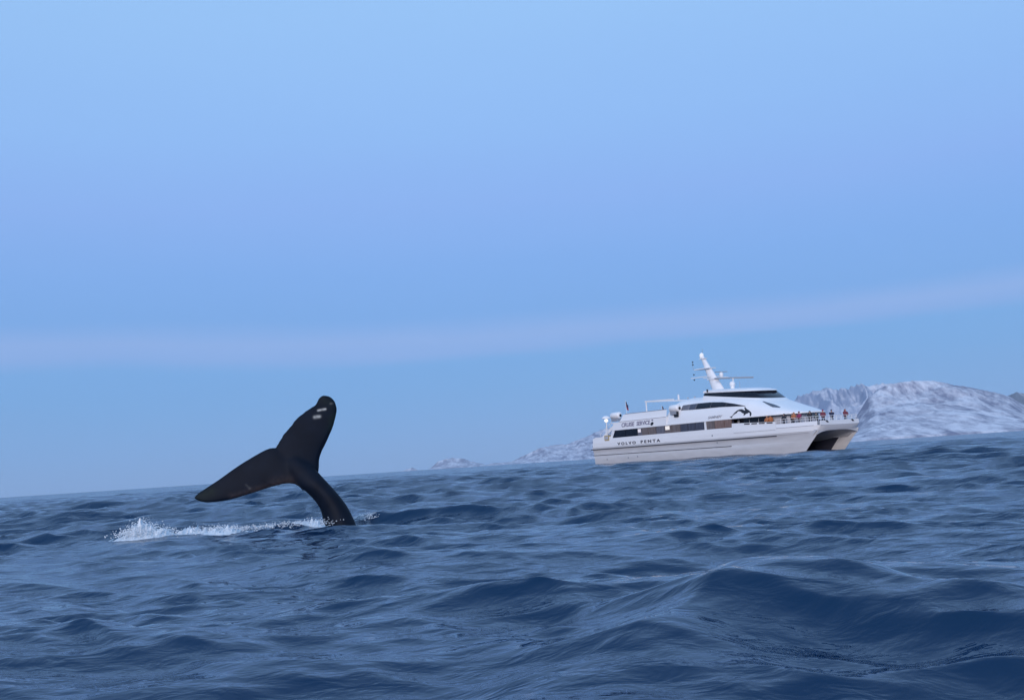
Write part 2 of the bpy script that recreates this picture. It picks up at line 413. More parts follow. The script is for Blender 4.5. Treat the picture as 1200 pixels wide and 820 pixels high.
land('snowy_island', [(503, 549.5), (508, 545.5), (514, 540), (524, 537), (533, 536), (544, 537), (552, 540), (566, 543), (572, 545.2)], 6500, 7400, 0.55, SNOW_L, 'small domed snowy island on the horizon', nx=90, ny=40, gully=0.35, seed=23, nscale=350)
land('low_headland', [(566, 545.5), (578, 542), (590, 541.3), (603, 540.5), (612, 541)], 7800, 8400, 0.5, SNOW_L, 'thin low headland beside the domed island', nx=50, ny=24, gully=0.3, seed=29, nscale=300)
land('low_skerry', [(470, 552), (476, 549.5), (483, 547.5), (487, 548.5), (490, 550.6)], 9500, 9800, 0.5, SNOW_L, 'faint tiny skerry on the sea horizon', nx=30, ny=16, gully=0.3, seed=31, nscale=200)

# ------------------------------------------------------------------ whale tail
def whale():
    D0 = 22.4
    # flukes lie in one tilted plane: the upper fluke leans away from the viewer, the lower one comes towards him
    def P(cx, cy, off=0.0):                                     # from crop pixels (4.1x, origin 210,440)
        px, py = 210 + cx / 4.1, 440 + cy / 4.1
        d = D0 + 0.0042 * ((px - 335) * 0.55 - (py - 530) * 0.83) + off
        return at_depth(px, py, d)
    nrm = (P(700, 100) - P(400, 500)).cross(P(100, 580) - P(400, 500)).normalized()
    if nrm.y > 0: nrm = -nrm
    def resample(pts, n):
        pts = [Vector(p) for p in pts]
        # catmull-rom then arc-length
        dense = []
        for i in range(len(pts) - 1):
            p0, p1, p2, p3 = pts[max(i - 1, 0)], pts[i], pts[i + 1], pts[min(i + 2, len(pts) - 1)]
            for t in np.linspace(0, 1, 14, endpoint=False):
                dense.append(0.5 * ((2 * p1) + (p2 - p0) * t + (2 * p0 - 5 * p1 + 4 * p2 - p3) * t * t + (3 * p1 - p0 - 3 * p2 + p3) * t ** 3))
        dense.append(pts[-1])
        s = [0]
        for a, b in zip(dense, dense[1:]): s.append(s[-1] + (b - a).length)
        out = []
        for t in np.linspace(0, s[-1], n):
            out.append(Vector([float(np.interp(t, s, [d[k] for d in dense])) for k in range(3)]))
        return out
    upper_tr = [(500, 430), (470, 372), (467, 340), (478, 318), (495, 290), (512, 267), (530, 246), (546, 226), (560, 207), (584, 186), (610, 166), (632, 152), (650, 141), (662, 124), (672, 104), (690, 92)]
    upper_ld = [(655, 500), (669, 462), (672, 430), (674, 398), (686, 362), (702, 330), (720, 290), (737, 250), (749, 208), (757, 168), (755, 145), (747, 122), (732, 104), (715, 95), (690, 92)]
    lower_tr = [(545, 420), (500, 365), (462, 347), (438, 348), (410, 358), (380, 374), (340, 397), (300, 421), (258, 449), (220, 476), (184, 501), (150, 523), (122, 541), (98, 556), (78, 572), (68, 586)]
    lower_ld = [(600, 560), (572, 530), (540, 521), (500, 523), (460, 530), (420, 541), (375, 556), (330, 570), (285, 584), (240, 595), (200, 602), (160, 607), (130, 608), (105, 604), (85, 597), (68, 586)]
    rng = random.Random(3)
    bmj = MB()
    def fluke(tr, ld, nibble, thick):
        nu, nv = 60, 14
        A = resample([P(*p) for p in tr], nu); B = resample([P(*p) for p in ld], nu)
        rings = []
        for i in range(nu):
            a, b = A[i], B[i]
            if nibble and 14 < i < 52:
                a = a + (b - a).normalized() * 0.016 * (0.5 + 0.5 * math.sin(i * 1.9 + 2 * math.sin(i * 0.7)))
            u = i / (nu - 1)
            ring_t, ring_b = [], []
            bend = nrm * (-0.10 * (u ** 2))
            for j in range(nv):
                v = j / (nv - 1)
                p = a.lerp(b, v) + bend
                prof = (v ** 0.75) * ((1 - v) ** 0.42) * 2.0
                h = 0.014 + thick * (1 - 0.72 * u) * prof
                ring_t.append(p + nrm * h); ring_b.append(p - nrm * h)
            rings.append(ring_t + ring_b[::-1])
        bmj.loft(rings)
    fluke(upper_tr, upper_ld, True, 0.085)
    fluke(lower_tr, lower_ld, False, 0.085)
    # tail stock: a keeled tube that comes up out of the water and flattens into the flukes
    left = [(735, 860), (712, 780), (695, 715), (682, 655), (662, 615), (640, 588), (612, 560), (586, 540), (560, 512), (528, 466), (505, 420)]
    right = [(890, 860), (868, 780), (845, 708), (812, 638), (782, 594), (750, 555), (718, 520), (688, 488), (658, 455), (612, 418), (560, 385)]
    off = [-0.12, -0.10, -0.08, -0.08, -0.09, -0.10, -0.11, -0.11, -0.09, -0.06, -0.03]
    th = [0.40, 0.38, 0.35, 0.31, 0.28, 0.25, 0.22, 0.19, 0.15, 0.11, 0.06]
    n = 34
    Lp = resample([P(*p, o) for p, o in zip(left, off)], n); Rp = resample([P(*p, o) for p, o in zip(right, off)], n)
    rings = []
    for i in range(n):
        c = (Lp[i] + Rp[i]) / 2; w = (Rp[i] - Lp[i]) / 2
        t = float(np.interp(i / (n - 1), np.linspace(0, 1, len(th)), th))
        ring = []
        for k in range(28):
            a = 2 * math.pi * k / 28
            ca, sa = math.cos(a), math.sin(a)
            r = 1 / (abs(ca) ** 1.95 + abs(sa) ** 1.95) ** (1 / 1.95)          # slightly keeled section
            ring.append(c + w * (ca * r) + nrm * (sa * r * t) + w * (0.18 * sa if sa > 0 else 0))
        rings.append(ring)
    bmj.loft(rings)
    me = bpy.data.meshes.new('whale_tail_raw'); me.from_pydata(bmj.v, [], bmj.f)
    bm = bmesh.new(); bm.from_mesh(me); bmesh.ops.recalc_face_normals(bm, faces=bm.faces); bm.to_mesh(me); bm.free()
    tmp = bpy.data.objects.new('tmp', me); COL.objects.link(tmp)
    md = tmp.modifiers.new('r', 'REMESH'); md.mode = 'VOXEL'; md.voxel_size = 0.0135; md.use_smooth_shade = True
    ms = tmp.modifiers.new('s', 'SMOOTH'); ms.factor = 0.5; ms.iterations = 12
    dg = bpy.context.evaluated_depsgraph_get(); dg.update()
    out = bpy.data.meshes.new_from_object(tmp.evaluated_get(dg))
    bpy.data.objects.remove(tmp); bpy.data.meshes.remove(me)
    root = P(500, 430); root2 = P(560, 430)
    bm = bmesh.new(); bm.from_mesh(out)
    sel = [v for v in bm.verts if min((v.co - root).length, (v.co - root2).length) < 0.40 and (v.co - P(466, 343)).length > 0.10]
    for _ in range(45): bmesh.ops.smooth_vert(bm, verts=sel, factor=0.5, use_axis_x=True, use_axis_y=True, use_axis_z=True)
    bm.to_mesh(out); bm.free()
    base = Vector((WHALE.x, WHALE.y, 0))
    nv = len(out.vertices); co = np.empty(nv * 3, np.float32); out.vertices.foreach_get('co', co); co = co.reshape(-1, 3)
    # skin pigment: scars, barnacle scrapes; pale is light on the leading edge, painted in
    scar = np.zeros(nv, np.float32); pale = np.zeros(nv, np.float32); alg = np.zeros(nv, np.float32)
    def seg(arr, p, q, r, w=1.0):
        a = np.array(P(*p)); b = np.array(P(*q)); d = b - a
        t = np.clip(((co - a) @ d) / (d @ d), 0, 1); dist = np.linalg.norm(co - (a + t[:, None] * d) , axis=1)
        np.maximum(arr, w * np.exp(-(dist / r) ** 2), out=arr)
    for p, q, r, w in [((322, 524), (340, 541), .02, 1.3), ((360, 518), (370, 520), 0.016, .6), ((668, 166), (702, 160), .02, 1.0), ((652, 200), (674, 197), .03, .7), ((728, 133), (752, 126), .02, 1.0), ((655, 470), (675, 486), .03, .6)]:
        seg(scar, p, q, r, w)
    for p, q, r, w in [((250, 580), (350, 556), .06, .7), ((350, 556), (460, 525), .08, .9), ((460, 520), (560, 500), .12, 1.0), ((540, 470), (575, 520), .08, .5)]:
        seg(pale, p, q, r, w)
    for p, q, r, w in [((745, 200), (735, 250), .10, .8), ((80, 580), (150, 560), .12, .7), ((690, 640), (700, 700), .10, .7), ((685, 110), (735, 140), .10, .5)]:
        seg(alg, p, q, r, w)
    co2 = co - np.array(base, np.float32)
    out.vertices.foreach_set('co', co2.ravel())
    for nm, arr in (('scar', scar), ('pale', pale), ('algae', alg)):
        at = out.attributes.new(nm, 'FLOAT', 'POINT'); at.data.foreach_set('value', arr)
    m = bpy.data.materials.new('whale_skin'); m.use_nodes = True; nt = m.node_tree; nn = nt.nodes; l = nt.links; b = nn['Principled BSDF']
    b.inputs['Roughness'].default_value = 0.62; b.inputs['Specular IOR Level'].default_value = 0.14
    t = nn.new('ShaderNodeTexCoord')
    z = nn.new('ShaderNodeTexNoise'); z.inputs['Scale'].default_value = 3; z.inputs['Detail'].default_value = 6; l.new(t.outputs['Object'], z.inputs[0])
    r = nn.new('ShaderNodeValToRGB'); l.new(z.outputs[0], r.inputs[0])
    r.color_ramp.elements[0].position = .35; r.color_ramp.elements[1].position = .75
    r.color_ramp.elements[0].color = (0.0016, 0.0045, 0.012, 1); r.color_ramp.elements[1].color = (0.0035, 0.008, 0.019, 1)
    prev = r.outputs[0]
    z2 = nn.new('ShaderNodeTexNoise'); z2.inputs['Scale'].default_value = 14; z2.inputs['Detail'].default_value = 4; l.new(t.outputs['Object'], z2.inputs[0])
    for nm, col, k in (('pale', (0.050, 0.040, 0.042, 1), 1.4), ('algae', (0.012, 0.022, 0.018, 1), 1.4), ('scar', (0.55, 0.55, 0.52, 1), 2.0)):
        a = nn.new('ShaderNodeAttribute'); a.attribute_name = nm
        mm = nn.new('ShaderNodeMath'); mm.operation = 'MULTIPLY'; l.new(a.outputs['Fac'], mm.inputs[0]); l.new(z2.outputs[0], mm.inputs[1])
        m2 = nn.new('ShaderNodeMath'); m2.operation = 'MULTIPLY'; m2.use_clamp = True; l.new(mm.outputs[0], m2.inputs[0]); m2.inputs[1].default_value = k
        mx = nn.new('ShaderNodeMix'); mx.data_type = 'RGBA'; l.new(m2.outputs[0], mx.inputs[0]); l.new(prev, mx.inputs[6]); mx.inputs[7].default_value = col
        prev = mx.outputs[2]
    l.new(prev, b.inputs['Base Color'])
    bp = nn.new('ShaderNodeBump'); bp.inputs['Strength'].default_value = 0.12; bp.inputs['Distance'].default_value = 0.02; l.new(z2.outputs[0], bp.inputs['Height']); l.new(bp.outputs[0], b.inputs['Normal'])
    o = link_mesh('humpback_whale', out, m, None, True); o.location = base
    return tag(o, 'black whale tail with both flukes raised out of the sea', 'whale')
whale()

# white water thrown up around the tail
SEA_CO = np.empty(len(sea.data.vertices) * 3, np.float32); sea.data.vertices.foreach_get('co', SEA_CO); SEA_CO = SEA_CO.reshape(-1, 3)
SEA_CO = SEA_CO[(np.hypot(SEA_CO[:, 0], SEA_CO[:, 1]) < 30) & (SEA_CO[:, 1] > 19)]
def sea_z(x, y):
    d = (SEA_CO[:, 0] - x) ** 2 + ((SEA_CO[:, 1] - y) * 0.5) ** 2
    return float(SEA_CO[int(np.argmin(d)), 2])
def on_waves(px, py):                       # first point of the wavy surface along a ray
    d = ray(px, py); t = 19.5 / d.y
    while t * d.y < 29.5:
        q = EYE + d * t
        if q.z < sea_z(q.x, q.y): return q
        t += 0.08
    return on_sea(px, py)
def splash(name, label, spots, seed):
    rng = random.Random(seed); m = MB()
    for (px, py, w, hgt, cnt, size) in spots:        # ragged mound of broken water
        if hgt < 0.105: continue
        c = on_waves(px, py + 4); nx_, ny_ = 64, 14
        gx, gy = np.meshgrid(np.linspace(-1.25, 1.25, nx_), np.linspace(-1, 1, ny_), indexing='ij')
        env = np.exp(-(gx * 1.5) ** 2 - (gy * 1.4) ** 2)
        nzv = ridged(gx * 4.0 * (w / 0.3) + px, gy * 2.0 + py, 5, seed + 3)
        z_ = hgt * (env * (0.25 + 1.3 * nzv ** 2) - 0.16)
        base_z = np.array([[sea_z(c.x + gx[i, 0] * w, c.y + yy) for yy in (-0.35, 0, 0.35)] for i in range(nx_)])
        vv = [(c.x + gx[i, j] * w, c.y + gy[i, j] * 0.35, float(z_[i, j] + np.interp(gy[i, j], (-1, 0, 1), base_z[i]))) for i in range(nx_) for j in range(ny_)]
        m.add(vv, [(i * ny_ + j, i * ny_ + j + 1, (i + 1) * ny_ + j + 1, (i + 1) * ny_ + j) for i in range(nx_ - 1) for j in range(ny_ - 1)])
    for (px, py, w, hgt, cnt, size) in spots:
        c = on_waves(px, py + 4); base_c = sea_z(c.x, c.y)
        for i in range(cnt):
            a = rng.gauss(0, 0.45) * w; z = abs(rng.gauss(0, 0.42)) * hgt * math.exp(-abs(a) / w)
            p = (c.x + a, c.y + rng.gauss(0, 0.25), z + base_c + rng.uniform(-0.03, 0.05))
            r = size * rng.uniform(0.35, 1.3) * (1.0 - 0.6 * min(1, z / hgt))
            rings = []
            for k, (zz, rr) in enumerate(((-1, 0.25), (-0.4, 0.95), (0.35, 0.9), (1, 0.2))):
                rings.append([(p[0] + r * rr * rng.uniform(.7, 1.4) * math.cos(q * 1.2566), p[1] + r * rr * rng.uniform(.7, 1.3) * math.sin(q * 1.2566), p[2] + r * zz * 0.8) for q in range(5)])
            m.loft(rings)
    o = m.build(name, FOAM, None, True)
    return tag(o, label, 'splash', kind='stuff')
FOAM = mat_basic('white_water', (0.68, 0.73, 0.78), 0.7, 0.06, 6)
splash('splash', 'small white splash breaking on the water left of the whale tail', [(166, 622, 0.38, 0.34, 900, 0.014), (184, 623, 0.4, 0.18, 400, 0.013), (156, 624, 0.4, 0.12, 300, 0.013)], 1)
splash('foam_spray', 'white foam washing along the water beside the whale tail stock', [(368, 612, 0.4, 0.16, 300, 0.012), (335, 614, 0.5, 0.099, 240, 0.012), (230, 621, 0.5, 0.17, 360, 0.012), (262, 619, 0.5, 0.14, 300, 0.012), (300, 617, 0.6, 0.088, 240, 0.012), (430, 606, 0.24, 0.10, 300, 0.012)], 2)

# ------------------------------------------------------------------ passenger catamaran (local: x forward from the stem, y to port, z up)
PHI = math.radians(56.12)
ship = empty('passenger_catamaran', (39.023, 142.231, 0), -PHI)
tag(ship, 'white twin hulled passenger catamaran with an orca painted on its side', 'ship')
WHITE = mat_basic('ship_white_paint', (0.80, 0.79, 0.80), 0.33, 0.03, 0.5, coat=0.15, stretch=(0.35, 1, 1.6))
HULLW = mat_basic('hull_weathered_white', (0.56, 0.55, 0.56), 0.42, 0.07, 0.8, stretch=(0.5, 1, 2.5))
DARKR = mat_basic('rubbing_strake_rubber', (0.05, 0.05, 0.065), 0.6, 0.1, 3)
GREY = mat_basic('grey_metal', (0.28, 0.29, 0.33), 0.45, 0.06, 4)
LIGHTG = mat_basic('pale_grey_deck', (0.42, 0.42, 0.46), 0.6, 0.06, 2)
GLASS = mat_basic('dark_window_glass', (0.006, 0.007, 0.015), 0.08, 0.15, 2, spec=0.25)
TUNNEL = mat_basic('tunnel_painted_shade', (0.022, 0.022, 0.04), 0.7, 0.2, 1)  # dark colour that stands for the shade between the hulls
BLACK = mat_basic('black_paint', (0.012, 0.012, 0.018), 0.5, 0.1, 2)
LILAC = mat_basic('grey_violet_lettering', (0.17, 0.16, 0.24), 0.5, 0.05, 3)
NAVY = mat_basic('dark_navy_lettering', (0.035, 0.035, 0.06), 0.5, 0.05, 3)
TAN = mat_basic('tan_locker_paint', (0.42, 0.32, 0.16), 0.6, 0.1, 4)
RED = mat_basic('flag_red', (0.30, 0.03, 0.05), 0.8, 0.1, 6)
BLUE = mat_basic('flag_navy', (0.02, 0.025, 0.08), 0.8, 0.1, 6)
def lamp_mat(name, col, strength):
    m = bpy.data.materials.new(name); m.use_nodes = True; b = m.node_tree.nodes['Principled BSDF']
    b.inputs['Base Color'].default_value = (0.8, 0.8, 0.8, 1); b.inputs['Emission Color'].default_value = col; b.inputs['Emission Strength'].default_value = strength
    return m
LAMP = lamp_mat('lit_floodlight', (1, 0.90, 0.72, 1), 0.9)
CABINLAMP = lamp_mat('lit_cabin_lamp', (1, 0.78, 0.45, 1), 0.35)
CABINPINK = lamp_mat('lit_cabin_lamp_rose', (1, 0.68, 0.58, 1), 0.2)

ST_AFT = -41.7
def stem_x(z): return float(np.interp(z, [-1.2, 0, 1.0, 2.0, 2.7, 3.3], [-1.3, 0.0, 0.95, 2.0, 2.6, 2.75]))
def outer_half(x, z):      # outer y of the hulls by station
    full = float(np.interp(z, [-1.2, 0, 1.30, 1.44, 2.28, 2.36, 3.3], [4.35, 4.72, 4.86, 4.80, 4.92, 5.0, 5.02]))
    t = max(0.0, (x + 13) / (stem_x(z) + 13)); t = min(t, 1)
    return full - (full - 3.72) * t ** (1.9 + 0.35 * max(z, 0))
def inner_half(x, z):
    full = float(np.interp(z, [-1.2, 0, 2.0, 2.7], [2.75, 2.45, 2.35, 2.3]))
    t = max(0.0, (x + 11) / (stem_x(z) + 11)); t = min(t, 1)
    return full + (3.70 - full) * t ** 1.8
def hull(sgn):
    m = MB(); zl = [-1.2, -0.4, 0.15, 0.8, 1.30, 1.40, 1.46, 2.0, 2.30, 2.36, 2.44, 2.62]
    us = [0, .12, .25, .4, .55, .66, .74, .80, .85, .89, .92, .945, .953, .96, .965, .98, .992, 1.0]
    rings = []
    for u in us:
        o_, i_ = [], []
        for z in zl:
            x = ST_AFT + u * (stem_x(z) - ST_AFT)
            if u < 0.001: x -= 0.15 * max(0, 1.0 - abs(z - 2.3))
            yo, yi = outer_half(x, z), inner_half(x, z)
            if yo - yi < 0.03: yo = yi + 0.03
            o_.append((x, sgn * yo, z)); i_.append((x, sgn * yi, z))
        rings.append(o_ + i_[::-1])
    m.loft(rings)
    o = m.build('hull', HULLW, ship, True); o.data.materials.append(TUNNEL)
    for p in o.data.polygons:                    # shade inside the tunnel, put into the hull colour aft of the bows
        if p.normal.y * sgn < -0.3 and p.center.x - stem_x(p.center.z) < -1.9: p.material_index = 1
    return o
hull(-1); hull(1)
# bridging deck body between and above the hulls, with a flared rounded fore end
def deck_outline(z, n=14):
    fx = float(np.interp(z, [1.7, 2.62, 3.3, 3.5], [-1.5, 2.35, 2.72, 2.72]))
    pts = []
    for x in np.linspace(ST_AFT, -14, 6): pts.append((x, outer_half(x, max(z, 2.36))))
    for x in np.linspace(-12, fx - 0.25, n): pts.append((x, max(outer_half(x, 3.3) - 0.03 * (3.3 - z), 3.65)))
    pts.append((fx, 3.55)); pts.append((fx + 0.05, 2.4)); pts.append((fx + 0.08, 1.0))
    return [(x, -y, z) for x, y in pts] + [(x, y, z) for x, y in pts[::-1]]
m = MB(); m.loft([deck_outline(2.60), deck_outline(2.9), deck_outline(3.28)]); m.build('deck_body', WHITE, ship, True)
# arch where each hull meets the bridging deck
def arch(sgn):
    m = MB(); rings = []
    for x in (-9, -5, -2.5, -0.6, 0.8, 1.7, 2.3):
        yi = inner_half(min(x, stem_x(2.0) - 0.01), 2.0)
        prof = [(yi + 0.25, 1.55), (yi + 0.02, 1.50), (yi - 0.16, 1.90), (yi - 0.48, 2.24), (yi - 1.0, 2.48), (yi - 1.7, 2.58), (yi - 1.7, 2.75), (yi + 0.25, 2.75)]
        k = min(1, (2.45 - x) / 1.2)
        rings.append([(x, sgn * (yi + 0.25 + (y - yi - 0.25) * (0.55 + 0.45 * k)), max(z, 1.62 + max(0, x - 1.0) * 0.75)) for y, z in prof])
    m.loft(rings); m.build('tunnel_arch', HULLW, ship, True)
arch(-1); arch(1)
m = MB(); rings = []
for x, zc in ((2.28, 2.57), (1.2, 2.44), (0.0, 2.24), (-1.5, 1.98), (-3.2, 1.74), (-4.2, 1.70)):
    w = inner_half(min(x, 1.9), 2.0) + 0.12
    rings.append([(x, w * t, zc - 0.42 * abs(t) ** 4) for t in np.linspace(-1, 1, 17)] + [(x, w, 2.70), (x, -w, 2.70)])
m.loft(rings); m.build('bow_slope', HULLW, ship, True)
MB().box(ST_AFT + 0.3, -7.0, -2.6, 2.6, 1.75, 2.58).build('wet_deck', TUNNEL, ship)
MB().box(-14.2, -13.9, -2.6, 2.6, -1.0, 1.8).build('tunnel_shade_panel', TUNNEL, ship)  # added dark panel that keeps the tunnel black, no known part of the ship
# rubbing strakes
def strake(sgn, z0, z1, xa, xb, proud, mat, n=26):
    m = MB(); rings = []
    for x in np.linspace(xa, xb, n):
        y = outer_half(x, (z0 + z1) / 2)
        rings.append([(x, sgn * (y - 0.08), z0), (x, sgn * (y + proud), z0 + 0.02), (x, sgn * (y + proud), z1 - 0.02), (x, sgn * (y - 0.08), z1)])
    m.loft(rings); return m.build('rubbing_strake', mat, ship)
for s in (-1, 1):
    strake(s, 2.24, 2.40, ST_AFT - 0.5, -3.7, 0.10, DARKR)
    strake(s, 2.36, 2.44, -3.7, 1.2, 0.02, GREY)
    strake(s, 1.33, 1.45, ST_AFT - 0.2, -11.7, 0.07, DARKR)
    strake(s, 3.22, 3.32, -3.6, 1.9, 0.03, LIGHTG)
    strake(s, 3.06, 3.13, -10.9, -3.7, 0.03, GREY)
# bulwarks
def bulwark(sgn, xa, xb, ztop, n=24, thick=0.10, dy=0.0):
    m = MB(); rings = []
    for x in np.linspace(xa, xb, n):
        y = outer_half(x, 3.3) + dy; zt = ztop(x)
        rings.append([(x, sgn * y, 3.26), (x, sgn * (y - 0.06), zt), (x, sgn * (y - 0.06 - thick), zt), (x, sgn * (y - thick), 3.26)])
    m.loft(rings); return m.build('bulwark', WHITE, ship, True)
for s in (-1, 1):
    bulwark(s, -11.2, -3.7, lambda x: 4.40 + (x + 11.2) / 7.5 * -0.28)
    bulwark(s, -3.68, 2.35, lambda x: 3.78)
    bulwark(s, -41.6, -37.0, lambda x: 3.95 + 0.2 * min(1, (x + 41.6) / 0.6))
    for k in range(4):                                     # freeing slots in the side bulwark
        x0 = -8.9 + k * 1.28
        y = outer_half(x0 + 0.45, 3.3)
        m = MB(); m.loft([[(x0 + dx, s * (y - 0.03 + 0.03), z) for dx, z in ((0, 4.10 - .04 * k), (0.95, 4.08 - .04 * k), (0.95, 4.22 - .04 * k), (0, 4.24 - .04 * k))],
                          [(x0 + dx, s * (y - 0.20), z) for dx, z in ((0, 4.10 - .04 * k), (0.95, 4.08 - .04 * k), (0.95, 4.22 - .04 * k), (0, 4.24 - .04 * k))]])
        m.build('freeing_slot', BLACK, ship)
m = MB(); m.box(2.62, 2.76, -3.6, 3.6, 3.26, 3.80); m.build('bow_bulwark', WHITE, ship)
for y in (-2.4, 2.4):
    m = MB(); m.loft([[(2.60, y - .32, 3.82), (2.60, y + .02, 3.82), (2.60, y + .30, 3.55), (2.60, y - .04, 3.55)], [(2.80, y - .32, 3.82), (2.80, y + .02, 3.82), (2.80, y + .30, 3.55), (2.80, y - .04, 3.55)]])
    m.build('fairlead', BLACK, ship)
# bow railing: each stanchion and rail
def rail_path():
    p = [(x, -(outer_half(x, 3.3) - 0.12)) for x in np.linspace(-3.6, 2.2, 9)] + [(2.66, y) for y in np.linspace(-3.4, 3.4, 8)] + [(x, outer_half(x, 3.3) - 0.12) for x in np.linspace(2.2, -3.6, 9)]
    return p
rp = rail_path()
for z in (4.08, 4.38):
    MB().tube([(x, y, z) for x, y in rp], 0.028, 6).build('hand_rail', WHITE, ship)
for x, y in rp:
    MB().tube([(x, y, 3.70), (x, y, 4.40)], 0.026, 6).build('stanchion', WHITE, ship)

# main deck cabin: full width aft, stepping in for the side decks forward
m = MB()
for s in (-1, 1):
    m.box(-36.9, -11.2, min(s * 4.80, s * 4.5), max(s * 4.80, s * 4.5), 3.26, 4.99)
m.box(-37.0, -36.6, -4.5, 4.5, 3.26, 4.99)
m.build('cabin_inner_wall', NAVY, ship)
m = MB()
for s in (-1, 1):   # white sill band below the windows, flush with the hull side
    m.loft([[(x, s * 5.0, 3.262), (x, s * 4.99, 3.88), (x, s * 4.75, 3.88), (x, s * 4.75, 3.262)] for x in (-37.05, -11.15)])
m.build('sill_band', WHITE, ship)
m = MB(); m.loft([[(x, -w, 3.26), (x, -w, 4.98), (x, w, 4.98), (x, w, 3.26)] for x, w in ((-11.3, 3.75), (-6, 3.6), (-3.5, 2.7), (-2.0, 1.6))]); m.build('forward_cabin_wall', LIGHTG, ship)
for s in (-1, 1):   # windows of the forward cabin behind the side deck
    for xa, xb in ((-10.9, -9.2), (-9.1, -7.6), (-7.5, -6.1)):
        m = MB(); f = lambda x: float(np.interp(x, [-11.3, -6], [3.75, 3.6])) + 0.02
        m.loft([[(x, s * f(x), 3.95), (x, s * f(x), 4.9), (x, s * (f(x) - .06), 4.9), (x, s * (f(x) - .06), 3.95)] for x in (xa, xb)])
        m.build('side_deck_window', GLASS, ship)
# the row of cabin windows, one pane each
posts = [-36.6, -33.6, -30.75, -29.75, -28.3, -26.55, -24.65, -23.15, -21.35, -19.75, -18.2, -16.5, -16.05, -14.4, -12.55, -11.2]
def pane_mat(name, c): return mat_basic(name, c, 0.12, 0.25, 1.2, spec=0.5, stretch=(2.5, 1, 0.6))
PM = [pane_mat('curtained_glass_grey', (0.13, 0.12, 0.14)), pane_mat('curtained_glass_brown', (0.15, 0.115, 0.105)), pane_mat('tinted_glass_slate', (0.055, 0.055, 0.08)), pane_mat('curtained_glass_copper', (0.20, 0.125, 0.10))]
pick = [None, None, 0, 1, 1, 0, 1, 1, 2, 2, 2, 'post', 1, 3, 3]
for s in (-1, 1):
    for k in range(len(posts) - 1):
        xa, xb = posts[k] + 0.045, posts[k + 1] - 0.045
        zt0 = 4.97; zb0 = 3.88
        la, lb = (xa + (0.0 if k else -0.15), xb)
        mt = GLASS if pick[k] is None else WHITE if pick[k] == 'post' else PM[pick[k]]
        m = MB(); ta = xa + (0.55 if k == 0 else 0)
        if k >= 13: zb0 = 3.88 + 0.03 * (k - 12)
        for yy in (4.965, 4.86):
            m.v += [(la, s * yy, zb0), (lb, s * yy, zb0), (xb, s * yy, zt0), (ta, s * yy, zt0)]
        m.f = [(0, 1, 2, 3), (7, 6, 5, 4), (0, 4, 5, 1), (1, 5, 6, 2), (2, 6, 7, 3), (3, 7, 4, 0)]
        w = m.build('window_post' if pick[k] == 'post' else 'window_pane', mt, ship)
    for xa, xb, mt, za, zb in ((-30.6, -29.95, CABINPINK, 4.35, 4.85), (-24.5, -23.6, CABINLAMP, 4.35, 4.90)):
        MB().box(xa, xb, min(s * 4.94, s * 4.985), max(s * 4.94, s * 4.985), za, zb).build('cabin_lamp', mt, ship)

# superstructure shell above the windows
SX = [-24.6, -24.1, -23.2, -21.6, -19, -16.8, -13, -10.6, -8.8, -6.5, -4.2, -2.4, -1.2, -0.5]
SZT = [7.6, 8.2, 8.52, 8.70, 8.60, 8.50, 8.35, 8.05, 7.72, 6.92, 6.12, 5.55, 5.2, 5.02]
SWB = [4.86, 4.93, 4.96, 4.97, 4.97, 4.97, 4.96, 4.90, 4.80, 4.55, 4.05, 3.2, 2.2, 1.0]
def shell_y(x, z):
    zt = float(np.interp(x, SX, SZT)); w = float(np.interp(x, SX, SWB)); s = min(max((z - 4.985) / (zt - 4.985), 0), 1)
    return w * max(1 - s ** 3.4, 0) ** (1 / 3.4) * (1 - 0.13 * s)
m = MB(); rings = []
xs = sorted(set(list(np.linspace(-24.6, -0.5, 50)) + SX))
for x in xs:
    zt = float(np.interp(x, SX, SZT)); half = []
    for s in list(np.linspace(0, 0.8, 9)) + [0.87, 0.92, 0.96, 0.985, 0.996, 1.0]:
        z = 4.985 + (zt - 4.985) * s; half.append((shell_y(x, z), z))
    rings.append([(x, -y, z) for y, z in half] + [(x, y, z) for y, z in half[-2::-1]])
m.loft(rings); shell = m.build('superstructure', WHITE, ship, True)
# overhanging edge of the upper deck
m = MB(); rings = []
for x in np.linspace(-24.7, -0.6, 40):
    w = float(np.interp(x, SX, SWB)); rings.append([(x, -w - 0.05, 4.985), (x, -w - 0.05, 5.12), (x, -w + .2, 5.16), (x, w - .2, 5.16), (x, w + 0.05, 5.12), (x, w + 0.05, 4.985)])
m.loft(rings); m.build('deck_edge', WHITE, ship)
